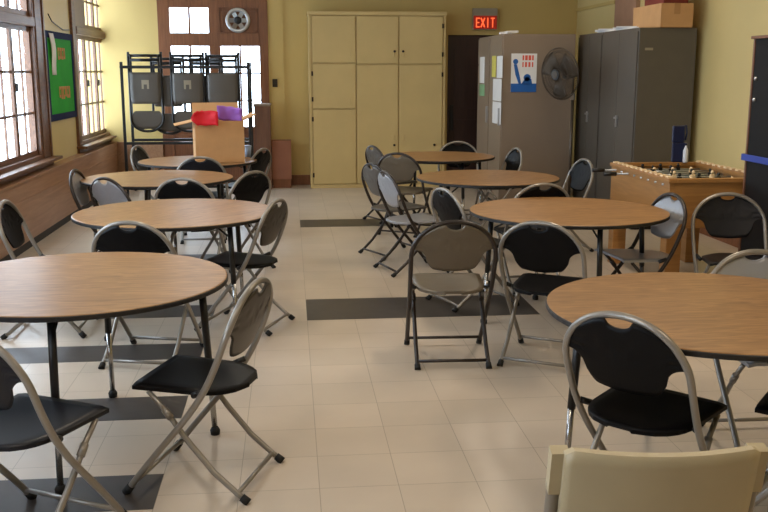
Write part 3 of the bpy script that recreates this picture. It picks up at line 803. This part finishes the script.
# ------------------------------------------------------------------ steel cabinets, poster, papers
def pxX(px, zc, z=1.9): # world x of point at depth zc
    Y = zc2Y(zc, z); return PY(px, 60, Y).x
hC = 1.98
yA = G(540, 34, hC).y
xA0 = PY(503, 60, yA).x; xA1 = PY(575, 60, yA).x
yB = PXp(490.5, 60, xA0).y; yC = PXp(479, 60, xA0).y
def steel_cab(y0, y1, lab, seam):
    r0 = empty('steel_cabinet', ((xA0+xA1)/2, y0, 0)); w = (xA1-xA0)/2; d = y1-y0
    tag(r0, lab, 'cabinet', 'steel cabinets by dark door')
    mb = MB(); mb.box(-w, w, 0, d, .04, hC, bev=.006); mb.build('body', M['steel'], r0)
    mb = MB(); mb.box(-w+.02, w-.02, .02, d-.02, 0, .04); mb.build('plinth', M['black'], r0)
    mb = MB(); mb.box(-w-.012, -w, .01, d-.01, .06, hC-.34, bev=.003); dr = mb.build('door', M['steel'], r0)
    mb = MB(); mb.box(-w-.035, -w-.012, .04, .06, .95, 1.15, bev=.003); mb.build('handle', M['aluminium'], dr)
    mb = MB(); mb.box(-w-.012, -w, .01, d-.01, hC-.33, hC-.02, bev=.003); mb.build('upper_door', M['steel'], r0)
    return r0
steel_cab(yA, yB-.01, 'tall brown-grey steel cabinet bearing the blue and white poster', 0)
steel_cab(yB+.01, yC, 'brown-grey steel cabinet behind the poster cabinet nearest the dark door', 0)
# papers
def paper_on_side(px0, px1, py0, py1, m, lab, name='paper_sheet', th=.002):
    X = xA0-.013
    a = PXp(px0, 70, X).y; b_ = PXp(px1, 70, X).y; zt = PXp((px0+px1)/2, py0, X).z; zb = PXp((px0+px1)/2, py1, X).z
    mb = MB(); mb.box(X-th, X-.0003, min(a, b_), max(a, b_), zb, zt); o = mb.build(name, m); tag(o, lab, 'paper', 'papers on the steel cabinets')
    c = o.data; ctr = Vector((X, (a+b_)/2, (zb+zt)/2))
    for v in c.vertices: v.co -= ctr
    o.location = ctr
paper_on_side(480, 484.5, 57, 83, M['paper'], 'white paper on the rear steel cabinet, above the green sheet')
paper_on_side(480, 485, 84.5, 96, M['green_paper'], 'pale green sheet on the rear steel cabinet')
paper_on_side(492, 496, 56, 77, M['yellow_paper'], 'yellow sheet taped at the top of the front steel cabinet side')
paper_on_side(497, 502.5, 56, 78, M['paper'], 'white sheet beside the yellow sheet on the steel cabinet')
paper_on_side(493.5, 502, 79, 101, M['paper'], 'long white sheet, middle one on the steel cabinet side')
paper_on_side(493.5, 502, 102, 124, M['paper'], 'white sheet lowest on the steel cabinet side')
# poster
a = PY(511.5, 53.5, yA-.002); b_ = PY(536, 92, yA-.002)
r0 = empty('poster', ((a.x+b_.x)/2, yA-.001, (a.z+b_.z)/2)); tag(r0, 'white poster with blue figures and red lettering on the steel cabinet', 'poster')
w = (b_.x-a.x)/2; h = (a.z-b_.z)/2
mb = MB(); mb.box(-w, w, -.003, 0, -h, h); mb.build('sheet', M['paper'], r0)
mb = MB(); mb.box(-w, w, -.0045, -.003, -h, -h+.095)
def disc(mb, cx, cz, r, y0=-.0045, y1=-.003, n=14):
    mb.prism([(cx+r*math.cos(2*PI*k/n), y0, cz+r*math.sin(2*PI*k/n)) for k in range(n)], (0, y1-y0, 0))
disc(mb, -w+.05, h-.09, .03); mb.prism([(-w+.03, -.0045, h-.12), (-w+.065, -.0045, h-.12), (-w+.1, -.0045, -.03), (-w+.12, -.0045, -.12), (-w+.09, -.0045, -.12), (-w+.05, -.0045, -.02)], (0, .0015, 0))
disc(mb, .04, -.055, .042); mb.prism([(-.03, -.0045, -.13), (.1, -.0045, -.13), (.09, -.0045, -.07), (.03, -.0045, -.04)], (0, .0015, 0)); mb.build('blue_print', M['posterblue'], r0)
mb = MB()
for (xx, ww) in ((-.02, .018), (.01, .03), (.05, .03), (.09, .02)):
    mb.box(xx, xx+ww, -.0045, -.003, h-.075, h-.02); mb.box(xx, xx+ww*.8, -.0045, -.003, h-.15, h-.095)
mb.build('red_print', M['posterred'], r0)
# cabinet-top clutter
p = PY(507, 33, yA+.2); r0 = empty('paper_bundle', (p.x+.02, yA+.25, hC)); tag(r0, 'small pale crumpled bundle on top of the poster cabinet', 'paper')
mb = MB()
for k in range(5): mb.obox((.03*k-.04, .02*math.sin(k*2), .018+.004*k), Vector((1, .3*math.sin(k), 0)).normalized(), Vector((-.3*math.sin(k), 1, 0)).normalized(), Vector((0, 0, 1)), .05, .04, .012)
mb.build('bundle', M['paper'], r0)

# pedestal fan
def ped_fan():
    zc = 9.75; Y = zc2Y(zc, 1.56); c = PY(560, 74, Y)
    hd = math.radians(-135)   # facing direction (left & toward camera)
    fx_ = Vector((math.sin(math.radians(-117)), math.cos(math.radians(-117)), -.12)).normalized()
    base = c - Vector((fx_.x, fx_.y, 0))*.2
    root = empty('pedestal_fan', (base.x, base.y, 0)); tag(root, 'large grey pedestal fan between the poster cabinet and grey lockers', 'fan')
    lc = c-Vector((base.x, base.y, 0)); r3 = .275
    side = fx_.cross(Vector((0, 0, 1))).normalized(); up_ = side.cross(fx_)
    mb = MB(); mb.lathe([(0, 0), (.26, 0), (.26, .02), (.05, .045), (.03, .1), (0, .1)], n=32); mb.build('base', M['black'], root)
    mb = MB(); mb.tube([(0, 0, .08), (0, 0, 1.3)], .016, 12); mb.tube([(0, 0, 1.28), (0, 0, lc.z-.03)], .011, 12); mb.build('pole', M['fanmetal'], root)
    mb = MB(); mb.tube([(0, 0, 1.26), (0, 0, 1.33)], .024, 12); mb.build('collar', M['aluminium'], root)
    mb = MB(); mb.tube([lc-fx_*.22, lc-fx_*.2, lc-fx_*.08, lc-fx_*.05], [.04, .065, .07, .04], 20); mb.build('motor', M['black'], root)
    cg = MB()
    for dd, rr_ in ((.06, .10), (.055, .17), (.045, .24), (0, r3), (-.045, .24), (-.055, .16)):
        cg.tube([lc+fx_*dd+(side*math.cos(2*PI*k/32)+up_*math.sin(2*PI*k/32))*rr_ for k in range(32)], .006 if dd == 0 else .003, 6, closed=True)
    for k in range(72):
        a = 2*PI*k/72; d = side*math.cos(a)+up_*math.sin(a)
        cg.tube([lc+fx_*.065+d*.05, lc+fx_*.058+d*.17, lc+fx_*.035+d*.26, lc+d*r3, lc-fx_*.035+d*.26, lc-fx_*.06+d*.07], .0022, 5)
    cg.build('cage', M['fanmetal'], root)
    mb = MB(); 
    mb.tube([lc+fx_*.062, lc+fx_*.075], [.062, .055], 24); mb.build('badge', M['black'], root)
    mb = MB(); mb.tube([lc+fx_*.074, lc+fx_*.079], [.04, .036], 24); mb.build('badge_centre', M['fanmetal'], root)
    for k in range(3):
        a = 2*PI*k/3+.4; grid = []
        for i in range(7):
            row = []
            for j in range(6):
                r_ = .05+.21*j/5; b_ = a+(i/6-.35)*1.5*(1-.25*j/5)
                row.append(lc+(side*math.cos(b_)+up_*math.sin(b_))*r_+fx_*(.03-.05*i/6))
            grid.append(row)
        mb = MB(); mb.sheet(grid, .003, fx_); mb.build('blade', M['fanmetal'], root)
ped_fan()

# lockers
hL = 1.98
pL = G(640, 27.5, hL); xL0 = pL.x; yL0 = pL.y; xL1 = XR-.07
yL1 = PXp(602.5, 60, xL0).y; yL2 = PXp(578.5, 60, xL0).y
print('locker', xL0, yL0, yL1, yL2)
def locker(y0, y1, lab):
    d = y1-y0; r0 = empty('metal_locker', ((xL0+xL1)/2, (y0+y1)/2, 0)); tag(r0, lab, 'locker', 'grey metal lockers'); w = (xL1-xL0)/2; h = d/2
    mb = MB(); mb.box(-w, w, -h, h, .06, hL, bev=.005); mb.build('body', M['locker'], r0)
    mb = MB(); mb.box(-w+.02, w-.02, -h+.02, h-.02, 0, .06); mb.build('plinth', M['black'], r0)
    for s in (-1, 1):
        mb = MB(); mb.box(-w-.014, -w, min(s*h*.96, s*.004), max(s*h*.96, s*.004), .1, hL-.03, bev=.003); dr = mb.build('door', M['locker'], r0)
        if s == -1:
            mb = MB(); mb.box(-w-.03, -w-.014, -.06, -.03, 1.0, 1.12, bev=.003); mb.box(-w-.05, -w-.03, -.12, -.035, 1.085, 1.105, bev=.003); mb.build('handle', M['aluminium'], dr)
locker(yL0, yL1-.01, 'olive grey metal locker nearer the camera against the right wall')
locker(yL1+.01, yL2, 'dark grey metal locker farther back beside the pedestal fan')
# nameplate on end panel
a = PY(649, 49, yL0-.001); 
mb = MB(); mb.box(a.x-.04, a.x+.04, yL0-.004, yL0-.0005, a.z-.012, a.z+.012); o = mb.build('small_sticker', M['signgrey']); tag(o, 'small pale sticker on the end of the nearer locker', 'sticker')
# box on the locker
p = G(661, 27.2, hL); xb1 = PY(693, 20, p.y+.02).x; zt = PY(670, 3, p.y+.02).z
r0 = empty('cardboard_box', ((p.x+xb1)/2, p.y+.02, hL)); tag(r0, 'closed cardboard box lying on top of the nearer grey locker', 'box')
w = (xb1-p.x)/2; D = .74; h = zt-hL
mb = MB(); mb.box(-w, w, 0, D, 0.001, h, bev=.004); mb.build('body', M['card'], r0)
mb = MB(); mb.box(-.03, .03, -.001, D+.001, h-.0005, h+.001); mb.box(-.03, .03, -.0015, 0, h*.55, h); mb.build('tape', M['card_in'], r0)
r1 = empty('red_box', (r0.location.x+.0, p.y+.08, hL+h)); tag(r1, 'dark red flat box lying on the cardboard box above locker', 'box')
mb = MB(); mb.box(-w*.72, w*.8, 0, .5, .002, .12, bev=.004); mb.build('body', mat('dark_red_card', (120, 44, 30), .7), r1)
mb = MB(); mb.box(-w*.74, w*.82, -.004, .504, .12, .15, bev=.004); mb.build('lid', mat('darker_red_card', (104, 38, 28), .7), r1)
for (px, py, m, lab) in ((621, 27, 'paper', 'white papers lying on the lockers nearest the cardboard box'), (603, 30, 'paper', 'pale papers on the middle of the locker tops'), (612, 27, 'posterred', 'red folder lying behind papers on the locker tops')):
    q = PXp(px, 71, xL0+.08); yy = q.y
    r1 = empty('paper_stack', (xL0+.16+(.12 if m != 'paper' else 0), yy, hL)); tag(r1, lab, 'papers')
    mb = MB()
    for k in range(4): mb.obox((.01*math.sin(k*3), .02*math.cos(k*5), .006+.01*k), Vector((math.cos(k*.4), math.sin(k*.4), 0)), Vector((-math.sin(k*.4), math.cos(k*.4), 0)), Vector((0, 0, 1)), .11, .15, .0045)
    mb.build('sheets', M[m], r1)

# ------------------------------------------------------------------ foosball table
def foosball():
    hF = .83; c = G(670, 179, hF); f = G(612, 162.5, hF)
    x0 = (c.x+f.x)/2; y0 = c.y; y1 = f.y; x1 = x0+.74; cx_, cy_ = (x0+x1)/2, (y0+y1)/2
    root = empty('foosball_table', (cx_, cy_, 0)); tag(root, 'orange wood foosball table with player rods beside the lockers', 'foosball table'); w = (x1-x0)/2; d = (y1-y0)/2
    print('foos', x0, x1, y0, y1)
    t = .035
    mb = MB(); zb = .48
    mb.box(-w, -w+t, -d, d, zb, hF-.03, bev=.003); mb.box(w-t, w, -d, d, zb, hF-.03, bev=.003); mb.box(-w+t, w-t, -d, -d+t, zb, hF-.03, bev=.003); mb.box(-w+t, w-t, d-t, d, zb, hF-.03, bev=.003); mb.box(-w+t, w-t, -d+t, d-t, zb, zb+.02)
    mb.build('cabinet', M['foos'], root)
    mb = MB(); mb.box(-w+t, w-t, -d+t, d-t, hF-.13, hF-.12); mb.build('playing_field', M['felt'], root)
    mb = MB(); e = .012
    mb.box(-w-e, -w+t+e, -d-e, d+e, hF-.03, hF, bev=.004); mb.box(w-t-e, w+e, -d-e, d+e, hF-.03, hF, bev=.004); mb.box(-w+t+e, w-t-e, -d-e, -d+t+e, hF-.03, hF, bev=.004); mb.box(-w+t+e, w-t-e, d-t-e, d+e, hF-.03, hF, bev=.004)
    n = 12
    mb.build('rim', M['foos'], root)
    for k in range(n):
        yy = -d+.06+(2*d-.12)*k/(n-1)
        for s in (-1, 1):
            mb = MB(); mb.box(s*(w-t/2)-.02, s*(w-t/2)+.02, yy-.024, yy+.024, hF, hF+.014, bev=.003); mb.build('rim_block', M['foos_rim'], root)
    for sx_ in (-1, 1):
        for sy_ in (-1, 1):
            mb = MB(); mb.box(min(sx_*w, sx_*(w-.11)), max(sx_*w, sx_*(w-.11)), min(sy_*d, sy_*(d-.11)), max(sy_*d, sy_*(d-.11)), 0, zb, bev=.005); mb.build('leg', M['foos'], root)
    for k in range(8):
        yy = -d+.11+(2*d-.22)*k/7; zz = hF-.05; s = -1 if k in (5, 7) else 1; sh = random.uniform(-.05, .05)
        mb = MB(); mb.tube([(-w-.13 if s < 0 else -w-.012, yy, zz), (w+.13 if s > 0 else w+.012, yy, zz)], .008, 8); rd = mb.build('rod', M['aluminium'], root)
        mb = MB(); mb.tube([(s*(w+.10), yy, zz), (s*(w+.2), yy, zz)], .017, 10); mb.build('grip', M['black'], rd)
        nm = [3, 2, 3, 4, 4, 3, 2, 3][k]
        for q in range(nm):
            xx = (q-(nm-1)/2)*.15+sh
            mb = MB(); mb.box(xx-.016, xx+.016, yy-.01, yy+.01, zz-.055, zz+.02, bev=.004); mb.lathe([(0, .02), (.011, .026), (.013, .036), (.009, .047), (0, .05)], c=(xx, yy, zz), n=8)
            mb.build('player', M['foos_rim'] if k in (0, 1, 3, 5) else M['black'], rd)
    return x0, x1, y0, y1
fb = foosball()
# bottles behind foosball table on a small stool
def bottle_set():
    Yb = fb[3]-.02
    p = G(678, 161, .83)
    r0 = empty('navy_jug', (fb[0]+.50, Yb, .83)); tag(r0, 'navy blue jug standing on the far edge of the foosball table', 'jug')
    q = PY(679, 140, Yb); r0.location = (q.x, Yb, .83)
    mb = MB(); mb.box(-.055, .055, -.015, .015, .0, .16, bev=.01); mb.box(-.06, .045, -.015, .015, .16, .30, bev=.012); mb.build('body', M['navyplastic'], r0)
    mb = MB(); mb.tube([(.02, 0, .29), (.055, 0, .30), (.065, 0, .24), (.055, 0, .18)], .009, 8); mb.build('handle', M['navyplastic'], r0)
    q = PY(685.5, 150, Yb-.04)
    r1 = empty('white_bottle', (q.x, Yb-.045, .83)); tag(r1, 'slim white bottle in front of the navy jug', 'bottle')
    mb = MB(); mb.lathe([(0, 0.0), (.018, 0.0), (.02, .01), (.02, .10), (.008, .13), (.008, .14), (0, .14)], n=16); mb.build('body', M['whiteplastic'], r1)
    mb = MB(); mb.lathe([(0, .14), (.01, .14), (.01, .16), (0, .16)], n=12); mb.build('cap', M['navyplastic'], r1)
bottle_set()

# dark cabinet at the right edge
def dark_cab():
    ya = 5.15; yb2 = 6.15; x0 = PY(750, 100, yb2).x; x1 = XR-.02; zt = PY(758, 36, yb2).z
    root = empty('black_cabinet', ((x0+x1)/2, (ya+yb2)/2, 0)); tag(root, 'tall black cabinet with a blue strap at the right edge', 'cabinet'); w = (x1-x0)/2; d = (yb2-ya)/2
    print('darkcab', x0, ya, yb2, zt)
    mb = MB(); mb.box(-w, w, -d, d-.02, 0, zt-.02, bev=.005); mb.box(-w-.005, w, d-.02, d, 0, zt-.02, 1); mb.build('body', [M['blackcab'], M['brownbox']], root)
    mb = MB(); mb.box(-w-.02, w, -d-.01, d+.012, zt-.02, zt, bev=.003); mb.build('top', M['brownbox'], root)
    mb = MB(); mb.box(-w-.012, -w, -d+.02, d-.05, .08, zt-.06, bev=.003); dr = mb.build('door', M['blackcab'], root)
    for z in (zt-.28, zt-.42): 
        mb = MB(); mb.lathe([(0, 0), (.014, 0), (.014, .012), (0, .016)], n=12); o = mb.build('knob', M['aluminium'], dr); o.location = (-w-.012, d-.09, z); o.rotation_euler = (0, -PI/2, 0)
    z = H-(161-71)*zc2Y(6.1, 1)/951
    mb = MB(); e = .018
    mb.box(-w-e-.006, -w-e+.002, -d-e, d+.02, z-.022, z+.022, bev=.003); mb.box(-w-e, w, d+.013, d+.02, z-.022, z+.022, bev=.003); mb.box(-w-e, w, -d-e, -d-e+.007, z-.022, z+.022, bev=.003)
    o = mb.build('strap', M['blueplastic'], root)
dark_cab()

# ------------------------------------------------------------------ unseen fill lamps added at the ceiling
def lamp(x, y, p):
    root = empty('ceiling_fill_lamp', (x, y, ZC-.12)); tag(root, 'unseen lamp added above the room as fill light', 'fill lamp', 'added fill lamps')
    mb = MB(); mb.box(-.15, .15, -.6, .6, .06, .12, bev=.01); mb.build('housing', M['ceiling'], root)
    mb = MB(); mb.box(-.12, .12, -.57, .57, .03, .06, bev=.01); mb.build('diffuser', M['lamp'], root)
    ld = bpy.data.lights.new('fill_light', 'AREA'); ld.shape = 'RECTANGLE'; ld.size = .24; ld.size_y = 1.1; ld.energy = p; ld.color = (1, .84, .66)
    lo = bpy.data.objects.new('fill_light', ld); col.objects.link(lo); lo.location = (x, y, ZC-.1)
for (x, y, p) in ((-.8, 1.5, 26), (2.2, 1.5, 26), (-.8, 5.5, 26), (2.2, 5.5, 34), (-.8, 9.5, 16), (2.2, 9.5, 14)): lamp(x, y, p)

# ------------------------------------------------------------------ daylight
w = bpy.data.worlds.new('sky'); scene.world = w; w.use_nodes = True
bg = w.node_tree.nodes['Background']; bg.inputs['Color'].default_value = (.74, .87, 1.0, 1); bg.inputs['Strength'].default_value = 12
def portal(loc, rotm, sx, sy):
    ld = bpy.data.lights.new('daylight_portal', 'AREA'); ld.shape = 'RECTANGLE'; ld.size = sx; ld.size_y = sy; ld.cycles.is_portal = True
    o = bpy.data.objects.new('daylight_portal', ld); col.objects.link(o); o.location = loc; o.rotation_euler = rotm
for (a, b_) in wlist: portal((XL-.12, (a+b_)/2, (ZS+ZH)/2), (0, -PI/2, 0), ZH-ZS, b_-a)
portal(((DX0+DX1)/2, YBK+.1, 1.65), (-PI/2, 0, 0), DX1-DX0, 1.9)

# keep every chair back clear of the table edge
for o in list(bpy.data.objects):
    if o.name.startswith('folding_chair'):
        for c in TC.values():
            t = o.location + Matrix.Rotation(o.rotation_euler.z, 3, 'Z') @ Vector((0, -.205, 0))
            d = Vector((t.x-c.x, t.y-c.y, 0))
            if d.length < .64: o.location += d.normalized()*(.64-d.length)
